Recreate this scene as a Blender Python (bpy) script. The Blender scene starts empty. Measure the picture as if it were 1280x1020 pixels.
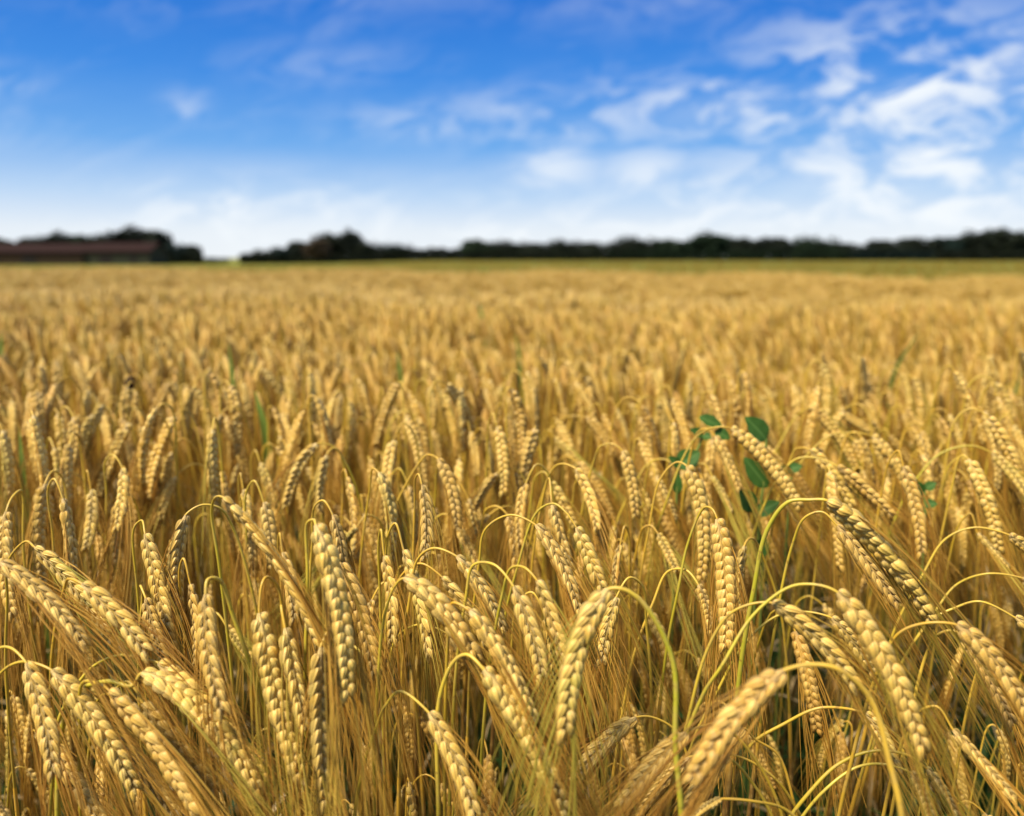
import bpy, math, random
import numpy as np
from mathutils import Vector
random.seed(7)
RNG = np.random.default_rng(7)
S = bpy.context.scene
COL = S.collection
rad = math.radians

# ------------------------------------------------------------------ camera
CAM = np.array([0.0, 0.0, 1.06]); FPX = 1280 * 28 / 36; PITCH = math.atan((510 - 322) / FPX)
cd = bpy.data.cameras.new("camera"); cam = bpy.data.objects.new("camera", cd); COL.objects.link(cam)
cam.location = CAM; cam.rotation_euler = (math.pi / 2 - PITCH, 0, 0)
cd.lens = 28; cd.sensor_width = 36; cd.clip_start = 0.02; cd.clip_end = 5000
cd.dof.use_dof = True; cd.dof.focus_distance = 0.61; cd.dof.aperture_fstop = 3.9
S.camera = cam
FWD = np.array([0, math.cos(PITCH), -math.sin(PITCH)]); UP = np.array([0, math.sin(PITCH), math.cos(PITCH)])

def P(x, y, d):
    """photo pixel at a depth in metres -> world point"""
    return CAM + d * (FWD + (x - 640) / FPX * np.array([1.0, 0, 0]) - (y - 510) / FPX * UP)
def pix(p):
    q = np.asarray(p) - CAM; d = q @ FWD
    return 640 + FPX * q[0] / d, 510 - FPX * (q @ UP) / d, d
def depth_for(y, drop):
    return drop / (math.sin(PITCH) + (y - 510) / FPX * math.cos(PITCH))

# ------------------------------------------------------------------ node helper
class NT:
    def __init__(s, tree): s.t = tree; s.n = tree.nodes; s.l = tree.links
    def new(s, typ, **kw):
        n = s.n.new(typ)
        for k, v in kw.items(): setattr(n, k, v)
        return n
    def put(s, sock, v):
        if hasattr(v, "is_output"): s.l.new(v, sock)
        elif isinstance(v, (tuple, list)) and len(v) == 3 and sock.type == 'RGBA': sock.default_value = (*v, 1)
        else: sock.default_value = v
    def m(s, op, a, b=None, c=None, clamp=False):
        n = s.new("ShaderNodeMath", operation=op, use_clamp=clamp); s.put(n.inputs[0], a)
        if b is not None: s.put(n.inputs[1], b)
        if c is not None: s.put(n.inputs[2], c)
        return n.outputs[0]
    def mix(s, f, a, b, blend='MIX'):
        n = s.new("ShaderNodeMix", data_type='RGBA', blend_type=blend); n.clamp_factor = True
        s.put(n.inputs[0], f); s.put(n.inputs[6], a); s.put(n.inputs[7], b); return n.outputs[2]
    def ss(s, v, a, b):
        n = s.new("ShaderNodeMapRange", interpolation_type='SMOOTHSTEP')
        s.put(n.inputs[0], v); n.inputs[1].default_value = a; n.inputs[2].default_value = b; return n.outputs[0]
    def noise(s, vec, scale, detail=3, rough=.55, dist=0):
        n = s.new("ShaderNodeTexNoise"); n.inputs["Scale"].default_value = scale; n.inputs["Detail"].default_value = detail
        n.inputs["Roughness"].default_value = rough; n.inputs["Distortion"].default_value = dist
        if vec is not None: s.l.new(vec, n.inputs["Vector"])
        return n.outputs[0]
    def comb(s, x, y, z=0.0):
        n = s.new("ShaderNodeCombineXYZ"); s.put(n.inputs[0], x); s.put(n.inputs[1], y); s.put(n.inputs[2], z); return n.outputs[0]

# ------------------------------------------------------------------ world / sun
SUN_EL, SUN_AZ = rad(55), rad(-126)         # azimuth from +Y towards +X: the sun stands high on the left, a little behind
W = bpy.data.worlds.new("World"); S.world = W; W.use_nodes = True
t = NT(W.node_tree); t.n.clear()
out = t.new("ShaderNodeOutputWorld"); bg = t.new("ShaderNodeBackground"); t.l.new(bg.outputs[0], out.inputs[0])
bg.inputs[1].default_value = 0.1
sky = t.new("ShaderNodeTexSky", sky_type='NISHITA', sun_disc=False)
sky.sun_elevation = SUN_EL; sky.sun_rotation = SUN_AZ; sky.ozone_density = 3.0; sky.dust_density = 0.4; sky.air_density = 0.9
tc = t.new("ShaderNodeTexCoord"); sep = t.new("ShaderNodeSeparateXYZ"); t.l.new(tc.outputs["Generated"], sep.inputs[0])
X, Y, Z = sep.outputs
el = t.m('MULTIPLY', t.m('ARCSINE', t.m('MAXIMUM', Z, 0.0)), 180 / math.pi)       # elevation in degrees
ramp = t.new("ShaderNodeValToRGB"); t.l.new(t.m('DIVIDE', el, 40.0), ramp.inputs[0])
R_ = ramp.color_ramp
stops = [(0, (.90, .95, 1.0)), (1.8, (.83, .90, .98)), (4.2, (.50, .69, .95)), (7.4, (.155, .42, .88)), (11.7, (.048, .27, .80)), (16.4, (.016, .182, .70)), (40, (.06, .2, .5))]
while len(R_.elements) < len(stops): R_.elements.new(.5)
for e, (p, c) in zip(R_.elements, stops): e.position = p / 40; e.color = (*c, 1)
base = t.mix(0.08, ramp.outputs[0], t.mix(1.0, sky.outputs[0], (.1, .1, .1), 'MULTIPLY'))
yy = t.m('MAXIMUM', Y, 0.05)
u = t.m('DIVIDE', X, yy); v = t.m('DIVIDE', Z, yy)
uvv = t.comb(u, v)
# wispy cirrus streaks rising to the right, and puffier cloud where the mask says
cir = t.noise(t.comb(t.m('ADD', t.m('MULTIPLY', u, 2.2), t.m('MULTIPLY', v, 1.5)), t.m('SUBTRACT', t.m('MULTIPLY', v, 9.5), t.m('MULTIPLY', u, 2.6)), 3.3), 1.5, 7, .62, .6)
puf = t.noise(t.comb(t.m('ADD', t.m('MULTIPLY', u, 4.0), t.m('MULTIPLY', v, 3.0)), t.m('SUBTRACT', t.m('MULTIPLY', v, 10.0), t.m('MULTIPLY', u, 2.4)), 2.7), 2.3, 9, .62, .5)
mask = None
for px, py, wx, wy, k in [(930, 152, 140, 28, .85), (1110, 130, 140, 62, 1), (1150, 205, 170, 60, 1), (1010, 245, 90, 45, 1), (690, 218, 45, 22, .6), (805, 225, 45, 24, .6),
                          (1240, 270, 70, 40, .8), (320, 275, 130, 30, .8), (590, 290, 130, 26, .8), (1240, 120, 70, 55, .7), (700, 165, 120, 26, .4), (900, 280, 260, 30, .7), (1080, 270, 220, 55, 1), (255, 152, 22, 15, .25),
                          (15, 125, 50, 14, .3), (560, 170, 110, 16, .3), (820, 40, 150, 26, .1), (400, 20, 200, 28, .1), (420, 105, 90, 20, .1)]:
    a = t.m('DIVIDE', t.m('SUBTRACT', u, (px - 640) / FPX), wx / FPX)
    b = t.m('DIVIDE', t.m('SUBTRACT', v, (322 - py) / FPX * 1.03), wy / FPX)
    g = t.m('MULTIPLY', t.m('EXPONENT', t.m('MULTIPLY', t.m('ADD', t.m('MULTIPLY', a, a), t.m('MULTIPLY', b, b)), -0.8)), k)
    mask = g if mask is None else t.m('MAXIMUM', mask, g)
front = t.ss(Y, 0.1, 0.4)
mask = t.m('MULTIPLY', mask, front)
c1 = t.m('MULTIPLY', t.m('POWER', mask, .72), t.ss(puf, .40, .62))
c2 = t.m('MULTIPLY', t.ss(t.m('ADD', cir, t.m('MULTIPLY', mask, .14)), .50, .90), .30)
over = t.m('MULTIPLY', t.ss(el, 24, 45), .44)                                     # unseen white added overhead, out of frame, to soften and warm the light
cl = t.m('MAXIMUM', t.m('MAXIMUM', t.m('MULTIPLY', c1, .95), c2), over, clamp=True)
fin = t.mix(cl, base, t.mix(over, (.94, .985, 1.02), (.95, .92, .87)))
gray = t.mix(t.ss(Z, -.02, 0.0), (.16, .13, .08), fin)
t.l.new(t.mix(1.0, gray, (7.7, 7.7, 7.7), 'MULTIPLY'), bg.inputs[0])

sd = bpy.data.lights.new("sun", 'SUN'); sd.energy = 5.0; sd.angle = rad(12); sd.color = (1, .91, .745)
sun = bpy.data.objects.new("sun", sd); COL.objects.link(sun); sun.location = (-30, 20, 60)
sdir = Vector((math.sin(SUN_AZ) * math.cos(SUN_EL), math.cos(SUN_AZ) * math.cos(SUN_EL), math.sin(SUN_EL)))
sun.rotation_euler = sdir.to_track_quat('Z', 'Y').to_euler()
S.view_settings.view_transform = 'Standard'; S.view_settings.look = 'None'; S.view_settings.exposure = 0.38; S.view_settings.gamma = 1
S.render.engine = 'CYCLES'; S.cycles.max_bounces = 6; S.cycles.diffuse_bounces = 2; S.cycles.transparent_max_bounces = 8
S.cycles.use_denoising = True; S.cycles.caustics_reflective = False; S.cycles.caustics_refractive = False

# ------------------------------------------------------------------ materials
def mat(name):
    m = bpy.data.materials.new(name); m.use_nodes = True
    t = NT(m.node_tree); b = t.n["Principled BSDF"]; return m, t, b
def tint(t):
    a = t.new("ShaderNodeAttribute", attribute_name="tint"); s = t.new("ShaderNodeSeparateColor"); t.l.new(a.outputs["Color"], s.inputs[0])
    return s.outputs[0], s.outputs[1], s.outputs[2], a.outputs["Alpha"]     # around, along, random, greenness
def orand(t): return t.new("ShaderNodeObjectInfo").outputs["Random"]
def opos(t): return t.new("ShaderNodeTexCoord").outputs["Object"]

def m_grain():
    m, t, b = mat("barley_husk"); U, V, R, G = tint(t); o = orand(t); p = opos(t)
    n = t.noise(p, 160, 3)
    c = t.mix(t.m('ADD', t.m('MULTIPLY', R, .55), t.m('MULTIPLY', n, .4)), (.73, .42, .052), (.91, .645, .175))
    c = t.mix(t.ss(V, .70, 1.0), c, (.50, .26, .05))
    c = t.mix(t.m('MULTIPLY', t.ss(V, .26, .0), .5), c, (.76, .60, .32))
    c = t.mix(t.m('MULTIPLY', G, t.ss(t.noise(p, 70, 2), .3, .7)), c, (.52, .46, .075))
    c = t.mix(t.m('MAXIMUM', t.m('MULTIPLY', G, -.9), 0.0), c, (.45, .225, .035))
    vein = t.m('MULTIPLY', t.m('ADD', t.m('SINE', t.m('MULTIPLY', U, 2 * math.pi * 9)), 1.0), .5)
    c = t.mix(t.m('MULTIPLY', vein, .24), c, (.42, .22, .045))
    c = t.mix(t.m('MULTIPLY', t.ss(t.noise(p, 240, 4), .52, .72), .45), c, (.60, .40, .16))
    spot = t.ss(t.noise(p, 420, 2), .68, .78)
    c = t.mix(t.m('MULTIPLY', spot, .45), c, (.22, .11, .04))
    c = t.mix(t.m('MULTIPLY', t.ss(o, .25, 1.0), .30), c, (.50, .26, .05))
    t.put(b.inputs["Base Color"], c); b.inputs["Roughness"].default_value = .46; b.inputs["Specular IOR Level"].default_value = .4
    b.inputs["Subsurface Weight"].default_value = 0.0
    bp = t.new("ShaderNodeBump"); bp.inputs["Strength"].default_value = .75; bp.inputs["Distance"].default_value = .0005
    t.l.new(t.m('ADD', vein, t.m('MULTIPLY', t.noise(p, 900, 2), .7)), bp.inputs["Height"]); t.l.new(bp.outputs[0], b.inputs["Normal"])
    return m
def m_awn():
    m, t, b = mat("barley_awn"); U, V, R, G = tint(t)
    c = t.mix(R, (.34, .145, .014), (.66, .37, .06)); c = t.mix(t.m('MULTIPLY', G, .55), c, (.36, .40, .05))
    t.put(b.inputs["Base Color"], c); b.inputs["Roughness"].default_value = .5; b.inputs["Specular IOR Level"].default_value = .3
    tr = t.new("ShaderNodeBsdfTranslucent"); t.put(tr.inputs[0], c)
    mx = t.new("ShaderNodeMixShader"); mx.inputs[0].default_value = .1
    t.l.new(b.outputs[0], mx.inputs[1]); t.l.new(tr.outputs[0], mx.inputs[2]); t.l.new(mx.outputs[0], t.n["Material Output"].inputs[0])
    return m
def m_stem():
    m, t, b = mat("barley_straw"); U, V, R, G = tint(t); p = opos(t)
    gold = t.mix(R, (.66, .36, .03), (.76, .49, .06)); grn = t.mix(R, (.36, .37, .02), (.54, .46, .03))
    low = t.mix(t.noise(p, 60, 2), (.12, .055, .013), (.22, .115, .025))  # browner lower stalks, darkened further to paint in the shade between them
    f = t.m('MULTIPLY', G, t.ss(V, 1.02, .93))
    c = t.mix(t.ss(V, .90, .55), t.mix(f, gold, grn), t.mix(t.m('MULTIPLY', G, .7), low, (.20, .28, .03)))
    c = t.mix(t.m('MULTIPLY', t.ss(t.noise(p, 90, 4), .42, .68), .5), c, (.50, .33, .09))
    spot = t.ss(t.noise(p, 240, 3), .60, .70); c = t.mix(t.m('MULTIPLY', spot, .6), c, (.22, .10, .03))
    t.put(b.inputs["Base Color"], c); b.inputs["Roughness"].default_value = .42
    return m
def m_leaf(name, a, b_, d, tr_=.35, rough=.5):
    m, t, b = mat(name); U, V, R, G = tint(t); p = opos(t)
    c = t.mix(t.noise(p, 55, 3), a, b_); c = t.mix(t.ss(t.m('ABSOLUTE', t.m('SUBTRACT', U, .5)), .10, .0), c, d)
    c = t.mix(t.m('MULTIPLY', R, .3), c, d)
    st = t.m('MULTIPLY', t.m('ADD', t.m('SINE', t.m('MULTIPLY', U, 80)), 1.0), .10); c = t.mix(st, c, d)
    t.put(b.inputs["Base Color"], c); b.inputs["Roughness"].default_value = rough; b.inputs["Specular IOR Level"].default_value = .2
    tr = t.new("ShaderNodeBsdfTranslucent"); t.put(tr.inputs[0], c); mx = t.new("ShaderNodeMixShader"); mx.inputs[0].default_value = tr_
    t.l.new(b.outputs[0], mx.inputs[1]); t.l.new(tr.outputs[0], mx.inputs[2]); t.l.new(mx.outputs[0], t.n["Material Output"].inputs[0])
    return m
def m_foliage(name, a, b_):
    m, t, b = mat(name); U, V, R, G = tint(t); c = t.mix(R, a, b_); c = t.mix(t.m('MULTIPLY', orand(t), .4), c, (a[0] * .8, a[1] * .8, a[2] * 1.1))
    t.put(b.inputs["Base Color"], c); b.inputs["Roughness"].default_value = .75; b.inputs["Specular IOR Level"].default_value = .15; return m
def m_plain(name, a, b_, scale=8, rough=.8, bump=0.0):
    m, t, b = mat(name); n = t.noise(opos(t), scale, 5); t.put(b.inputs["Base Color"], t.mix(n, a, b_)); b.inputs["Roughness"].default_value = rough; b.inputs["Specular IOR Level"].default_value = .12
    if bump:
        bp = t.new("ShaderNodeBump"); bp.inputs["Distance"].default_value = bump; t.l.new(n, bp.inputs["Height"]); t.l.new(bp.outputs[0], b.inputs["Normal"])
    return m
M_GRAIN, M_AWN, M_STEM = m_grain(), m_awn(), m_stem()
M_DRY = m_leaf("dry_leaf", (.50, .30, .09), (.66, .47, .2), (.74, .60, .36))
M_GLEAF = m_leaf("green_leaf", (.10, .20, .02), (.20, .30, .04), (.30, .36, .08))
M_BLUE = m_leaf("bluish_green_leaf", (.026, .085, .010), (.055, .135, .018), (.10, .20, .04), .25, .6)
M_WSTEM = m_plain("weed_stem", (.12, .18, .03), (.22, .24, .05), 30, .5)
M_BROWN = m_plain("dark_seed_head", (.035, .018, .012), (.07, .035, .02), 200, .8, .002)
M_SOIL = m_plain("soil", (.045, .032, .02), (.10, .075, .045), 25, .95, .02)

# ------------------------------------------------------------------ mesh builder
class MB:
    def __init__(s): s.v = []; s.q = []; s.t = []; s.a = []; s.n = 0
    def add(s, v, q, t, a):
        s.v.append(np.asarray(v, float)); s.a.append(np.asarray(a, float))
        if q is not None and len(q): s.q.append(np.asarray(q, int) + s.n)
        if t is not None and len(t): s.t.append(np.asarray(t, int) + s.n)
        s.n += len(v)
    def mesh(s, name, m, off=None, smooth=True):
        v = np.concatenate(s.v); a = np.concatenate(s.a)
        if off is not None: v = v - off
        q = np.concatenate(s.q) if s.q else np.zeros((0, 4), int); tr = np.concatenate(s.t) if s.t else np.zeros((0, 3), int)
        me = bpy.data.meshes.new(name); me.vertices.add(len(v)); me.vertices.foreach_set("co", v.ravel())
        me.loops.add(q.size + tr.size); me.loops.foreach_set("vertex_index", np.concatenate([q.ravel(), tr.ravel()]))
        me.polygons.add(len(q) + len(tr))
        st = np.concatenate([np.arange(len(q)) * 4, q.size + np.arange(len(tr)) * 3]); me.polygons.foreach_set("loop_start", st)
        me.polygons.foreach_set("use_smooth", np.full(len(q) + len(tr), smooth))
        at = me.attributes.new("tint", 'FLOAT_COLOR', 'POINT'); at.data.foreach_set("color", a.ravel())
        me.materials.append(m); me.update(calc_edges=True); me.validate(); return me
    def build(s, name, m, parent=None, off=None, smooth=True, link=True):
        o = bpy.data.objects.new(name, s.mesh(name, m, off, smooth)); o.parent = parent
        if link: COL.objects.link(o)
        return o
def nrm(v): return v / (np.linalg.norm(v, axis=-1, keepdims=True) + 1e-12)
def catmull(pts, n=8):
    p = np.array(pts, float); p = np.vstack([2 * p[0] - p[1], p, 2 * p[-1] - p[-2]]); o = []
    for i in range(1, len(p) - 2):
        a, b, c, d = p[i - 1:i + 3]
        ta = max(np.linalg.norm(b - a), 1e-6) ** .5; tb = max(np.linalg.norm(c - b), 1e-6) ** .5; tcc = max(np.linalg.norm(d - c), 1e-6) ** .5
        m1 = (b - a) / ta - (c - a) / (ta + tb) + (c - b) / tb; m2 = (c - b) / tb - (d - b) / (tb + tcc) + (d - c) / tcc
        m1 = m1 * tb; m2 = m2 * tb
        for k in range(n):
            x = k / n; o.append((2 * x**3 - 3 * x**2 + 1) * b + (x**3 - 2 * x**2 + x) * m1 + (-2 * x**3 + 3 * x**2) * c + (x**3 - x**2) * m2)
    o.append(p[-2]); return np.array(o)
def frames(pts, n0=None):
    T = np.gradient(pts, axis=0); T = nrm(T); N = np.zeros_like(T)
    n = np.array([.3, -.9, .2]) if n0 is None else np.array(n0, float)
    for i in range(len(pts)):
        n = n - T[i] * (n @ T[i]); l = np.linalg.norm(n)
        if l < 1e-6: n = np.cross(T[i], [0.1, .2, .9]); l = np.linalg.norm(n)
        n = n / l; N[i] = n
    return T, N, np.cross(T, N)
def tube(mb, pts, r, k, rnd, green, flat=1.0, n0=None):
    T, N, B = frames(pts, n0); m = len(pts); r = np.broadcast_to(r, (m,)); an = np.arange(k) * 2 * np.pi / k
    v = pts[:, None, :] + r[:, None, None] * (np.cos(an)[None, :, None] * N[:, None, :] + flat * np.sin(an)[None, :, None] * B[:, None, :])
    i, j = np.meshgrid(np.arange(m - 1), np.arange(k), indexing='ij'); j2 = (j + 1) % k
    q = np.stack([i * k + j, i * k + j2, (i + 1) * k + j2, (i + 1) * k + j], -1).reshape(-1, 4)
    d = np.concatenate([[0], np.cumsum(np.linalg.norm(np.diff(pts, axis=0), axis=1))]); d /= d[-1]
    a = np.zeros((m, k, 4)); a[..., 0] = np.arange(k)[None] / k; a[..., 1] = d[:, None]; a[..., 2] = rnd; a[..., 3] = green
    mb.add(v.reshape(-1, 3), q, None, a.reshape(-1, 4))
def body_template(segs, rings, prof):
    """a closed seed-like body along z 0..1, unit radius"""
    ts = np.linspace(0, 1, rings + 2)[1:-1]; an = np.arange(segs) * 2 * np.pi / segs
    v = [np.array([[0, 0, 0.0]])]; a = [[0, 0]]
    for tt in ts:
        r = prof(tt); v.append(np.stack([r * np.cos(an), r * np.sin(an), np.full(segs, tt)], -1)); a += [[k / segs, tt] for k in range(segs)]
    v.append(np.array([[0, 0, 1.0]])); a.append([0, 1]); v = np.concatenate(v); last = len(v) - 1
    q = [[1 + i * segs + j, 1 + i * segs + (j + 1) % segs, 1 + (i + 1) * segs + (j + 1) % segs, 1 + (i + 1) * segs + j] for i in range(rings - 1) for j in range(segs)]
    tr = [[0, 1 + (j + 1) % segs, 1 + j] for j in range(segs)] + [[last, last - segs + j, last - segs + (j + 1) % segs] for j in range(segs)]
    return v, np.array(q), np.array(tr), np.array(a)
gprof = lambda x: max(.04, math.sin(math.pi * x ** .62) ** .85)
T_HI = body_template(9, 8, gprof); T_LO = body_template(5, 4, gprof)
lprof = lambda x: max(.05, math.sin(math.pi * x ** .8)); T_LAT = body_template(4, 4, lprof)

def ear(mb_e, mb_a, axis, n0, hi=True, green=.1, awn=.11, plump=1.0, spread=1.0, nrow=None, rr=None):
    """two-rowed barley ear along the axis polyline (neck to tip): grains, pale sterile spikelets between the rows, awns"""
    rr = rr or random
    d = np.concatenate([[0], np.cumsum(np.linalg.norm(np.diff(axis, axis=0), axis=1))]); L = d[-1]
    T, N, B = frames(axis, n0)
    at = lambda s, A: np.array([np.interp(s, d, A[:, k]) for k in range(3)])
    tube(mb_e, axis[: int(len(axis) * .95)], np.interp(np.linspace(0, 1, int(len(axis) * .95)), [0, .08, .6, 1], [.0010, .0025, .0022, .0008]) * plump, 7, .25, green, n0=n0)
    nrow = nrow or max(9, int(round(L / .0078))); step = L * .94 / nrow; tpl = T_HI if hi else T_LO
    gl0 = step * 2.1; endT = T[-1]
    for i in range(nrow):
        for sd_ in (0, 1):
            x = (i + .5 * sd_) / nrow; s = x * L * .93
            sf = (.72 + .28 * min(1, x / .12)) * (1 - .38 * max(0, (x - .5) / .5) ** 1.4) * rr.uniform(.86, 1.08)
            if rr.random() < .02 and 2 < i: continue
            c, tt, nn, bb = at(s, axis), nrm(at(s, T)), nrm(at(s, N)), nrm(at(s, B))
            side = bb * (1 if sd_ else -1); an = rad(rr.uniform(15, 22)) * (1.05 - .3 * x)
            g = nrm(tt * math.cos(an) + side * math.sin(an) + nn * rr.uniform(-.07, .07)); o = nrm(side - g * (side @ g)); w = np.cross(g, o)
            gl = gl0 * sf; hw = .0034 * plump * sf * rr.uniform(.9, 1.06); ht = .0029 * plump * sf; root = c + side * .0011
            v0, q, tr, a0 = tpl; bulge = np.sin(np.pi * v0[:, 2]) * .0004; fx = 1 + .10 * math.sin(i * 2.7 + sd_) * v0[:, 1] + .10 * np.maximum(v0[:, 0], 0) * (1 - np.abs(v0[:, 1])); tw = rr.uniform(-.12, .12)
            v = root + np.outer(v0[:, 0] * ht * fx + bulge, o) + np.outer(v0[:, 1] * hw * fx + tw * .003 * v0[:, 2], w) + np.outer(v0[:, 2] * gl, g)
            rnd = rr.random(); a = np.column_stack([a0, np.full(len(v), rnd), np.full(len(v), green * rr.uniform(.4, 1.4))]); mb_e.add(v, q, tr, a)
            # sterile side spikelets: thin pale chaff on both faces
            if hi:
                for f in (-1, 1):
                    gg = nrm(tt + side * rr.uniform(.10, .22) + nn * f * .16); r0 = c + nn * f * .0017 + side * .0006; v0, q, tr, a0 = T_LAT
                    o2 = nrm(np.cross(gg, nn)); w2 = np.cross(gg, o2)
                    v = r0 + np.outer(v0[:, 0] * .0009, o2) + np.outer(v0[:, 1] * .0005, w2) + np.outer(v0[:, 2] * gl * .62, gg)
                    a = np.column_stack([a0[:, 0], a0[:, 1] * .25, np.full(len(v), .95), np.full(len(v), green)]); mb_e.add(v, q, tr, a)
            # awn
            for _aw in range(2 if rr.random() < (.5 if hi else .1) else 1):
                al = awn * rr.uniform(.75, 1.15) * (1 - .12 * x); m = 7 if hi else 4; p = root + g * gl * .96; pts = [p]
                tgt = nrm(.55 * tt + .45 * endT + side * .05 * spread * rr.uniform(0, 1.6) + np.array([rr.gauss(0, 1), rr.gauss(0, 1), rr.gauss(0, 1)]) * .045 * spread + np.array([0, 0, -.10]))
                cv = np.array([rr.gauss(0, 1), rr.gauss(0, 1), rr.gauss(0, 1)]) * .07 * spread
                for k in range(m):
                    y = (k + 1) / m; dr = nrm(g * (1 - y) ** 3 + tgt * (1 - (1 - y) ** 3) + cv * y * y); p = p + dr * al / m; pts.append(p)
                r0 = .00042 if hi else .0006
                tube(mb_a, np.array(pts), np.linspace(r0, r0 * .4, m + 1), 3, rr.random(), min(1, green * 2.2) * (rr.random() < .35 + green), n0=nn)

def ribbon(mb, pts, w, n0, rnd, green, fold=.25):
    T, N, B = frames(pts, n0); m = len(pts); x = np.linspace(0, 1, m); ww = w * np.clip(np.sin(np.pi * np.clip(x * .93 + .05, 0, 1) ** .6), .02, 1)
    v = np.stack([pts - B * ww[:, None] / 2 + N * (ww * fold)[:, None], pts, pts + B * ww[:, None] / 2 + N * (ww * fold)[:, None]], 1)
    q = [[i * 3 + j, i * 3 + j + 1, (i + 1) * 3 + j + 1, (i + 1) * 3 + j] for i in range(m - 1) for j in (0, 1)]
    a = np.zeros((m, 3, 4)); a[..., 0] = [0, .5, 1]; a[..., 1] = x[:, None]; a[..., 2] = rnd; a[..., 3] = green
    mb.add(v.reshape(-1, 3), q, None, a.reshape(-1, 4))

def smooth(x, a, b):
    x = min(1, max(0, (x - a) / (b - a))); return x * x * (3 - 2 * x)
def terrain(x, y):
    az = x / max(y, 1.0)
    dip = .22 + .16 * smooth(az, -.1, .7) - .10 * smooth(-az, .1, .6)
    z = -dip * smooth(y, 2.5, 13)
    z += (dip - .34 + .72 * smooth(az, -.33, -.05)) * smooth(y, 30, 120) + .02 * math.sin(x * .7 + y * .4) * smooth(y, 3, 6)
    return z

# ------------------------------------------------------------------ tagging
def tag(o, label=None, cat=None, group=None, kind=None):
    if label: o["label"] = label
    if cat: o["category"] = cat
    if group: o["group"] = group
    if kind: o["kind"] = kind
    return o
def empty(name, loc, rz=0.0):
    o = bpy.data.objects.new(name, None); o.location = tuple(loc); o.rotation_euler = (0, 0, rz); o.empty_display_size = .05; COL.objects.link(o); return o
def copy_tree(o, parent=None):
    c = o.copy(); COL.objects.link(c); c.parent = parent
    for ch in list(o.children): copy_tree(ch, c)
    return c

# ------------------------------------------------------------------ setting: ground
def grid_ground():
    ys = np.concatenate([np.linspace(-4, 20, 49), np.geomspace(21, 3000, 40)]); xs = np.concatenate([-np.geomspace(3000, 25, 24), np.linspace(-20, 20, 41), np.geomspace(25, 3000, 24)])
    v = np.array([[x, y, terrain(x, y)] for y in ys for x in xs]); n = len(xs)
    q = [[i * n + j, i * n + j + 1, (i + 1) * n + j + 1, (i + 1) * n + j] for i in range(len(ys) - 1) for j in range(n - 1)]
    mb = MB(); mb.add(v, q, None, np.zeros((len(v), 4)))
    m, t, b = mat("field_ground"); p = t.new("ShaderNodeTexCoord").outputs["Object"]; sp = t.new("ShaderNodeSeparateXYZ"); t.l.new(p, sp.inputs[0])
    edge = t.ss(t.m('ADD', t.m('ADD', sp.outputs[1], t.m('MULTIPLY', t.noise(p, .3, 2), 4.0)), t.m('MULTIPLY', t.ss(t.m('DIVIDE', sp.outputs[0], t.m('MAXIMUM', sp.outputs[1], 1.0)), .2, .6), 2.5)), 28, 34)
    soil = t.mix(t.noise(p, 22, 5), (.04, .028, .016), (.10, .072, .04)); soil = t.mix(t.ss(t.noise(p, 7, 3), .5, .7), soil, (.05, .07, .02))
    gr = t.mix(t.ss(t.noise(p, .13, 4), .35, .65), (.13, .15, .02), (.36, .26, .04)); gr = t.mix(t.noise(p, 3, 4), gr, (.10, .13, .02))
    t.put(b.inputs["Base Color"], t.mix(edge, soil, gr)); b.inputs["Roughness"].default_value = .95; b.inputs["Specular IOR Level"].default_value = .1
    tag(mb.build("ground", m), kind='structure')
grid_ground()

# ------------------------------------------------------------------ trees, barns
def blob_tree(seed, w, h, trunk_h, n_cl, leaf):
    """crown of many leaf clusters round a forked trunk; unit sizes in metres"""
    r = random.Random(seed); cr = MB(); cl = []
    for i in range(n_cl):
        a = r.uniform(0, 2 * math.pi); e = r.uniform(-.75, 1); q = r.uniform(.35, 1) ** .6; c = math.sqrt(max(0, 1 - e * e))
        cl.append((np.array([math.cos(a) * c * w * .42 * q, math.sin(a) * c * w * .42 * q, trunk_h + (h - trunk_h) * (.5 + .42 * e * q)]), r.uniform(.13, .24) * w))
    for c, rr in cl:
        k = int(95 * (rr / (.18 * w)) ** 2); shade = r.random()
        v = []; a = []
        for _ in range(k):
            d = nrm(np.array([r.gauss(0, 1), r.gauss(0, 1), r.gauss(0, .8)])); p = c + d * rr * r.random() ** .45
            n = nrm(d + np.array([r.gauss(0, .7), r.gauss(0, .7), r.gauss(0, .7)])); x = nrm(np.cross(n, [r.random(), .3, .5])); y = np.cross(n, x); s = leaf * r.uniform(.6, 1.3)
            v += [p - x * s, p - y * s * .6, p + x * s, p + y * s * .6]; q = min(1, max(0, shade * .6 + r.random() * .4)); a += [[0, 0, q, 0]] * 4
        cr.add(v, np.arange(len(v)).reshape(-1, 4), None, a)
    tk = MB(); tube(tk, catmull([[0, 0, -.6], [.05 * w, .02, trunk_h * .6], [0, 0, trunk_h], [.03 * w, 0, h * .75]], 5), np.linspace(.035 * w, .012 * w, 16), 8, .5, 0)
    for c, rr in cl[::3]: tube(tk, catmull([[0, 0, trunk_h * r.uniform(.6, 1)], c * .5 + np.array([0, 0, trunk_h * .35]), c], 4), np.linspace(.016 * w, .005 * w, 9), 5, .5, 0)
    return cr, tk
M_F = [m_foliage("dark_foliage", (.009, .014, .007), (.018, .024, .011)), m_foliage("bluish_foliage", (.008, .018, .015), (.015, .030, .022)),
       m_foliage("deep_green_foliage", (.009, .020, .008), (.020, .036, .014)), m_foliage("brown_foliage", (.055, .038, .020), (.09, .064, .034))]
M_BARK = m_plain("bark", (.03, .022, .016), (.07, .05, .035), 12, .9, .01)
protos = []
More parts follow.
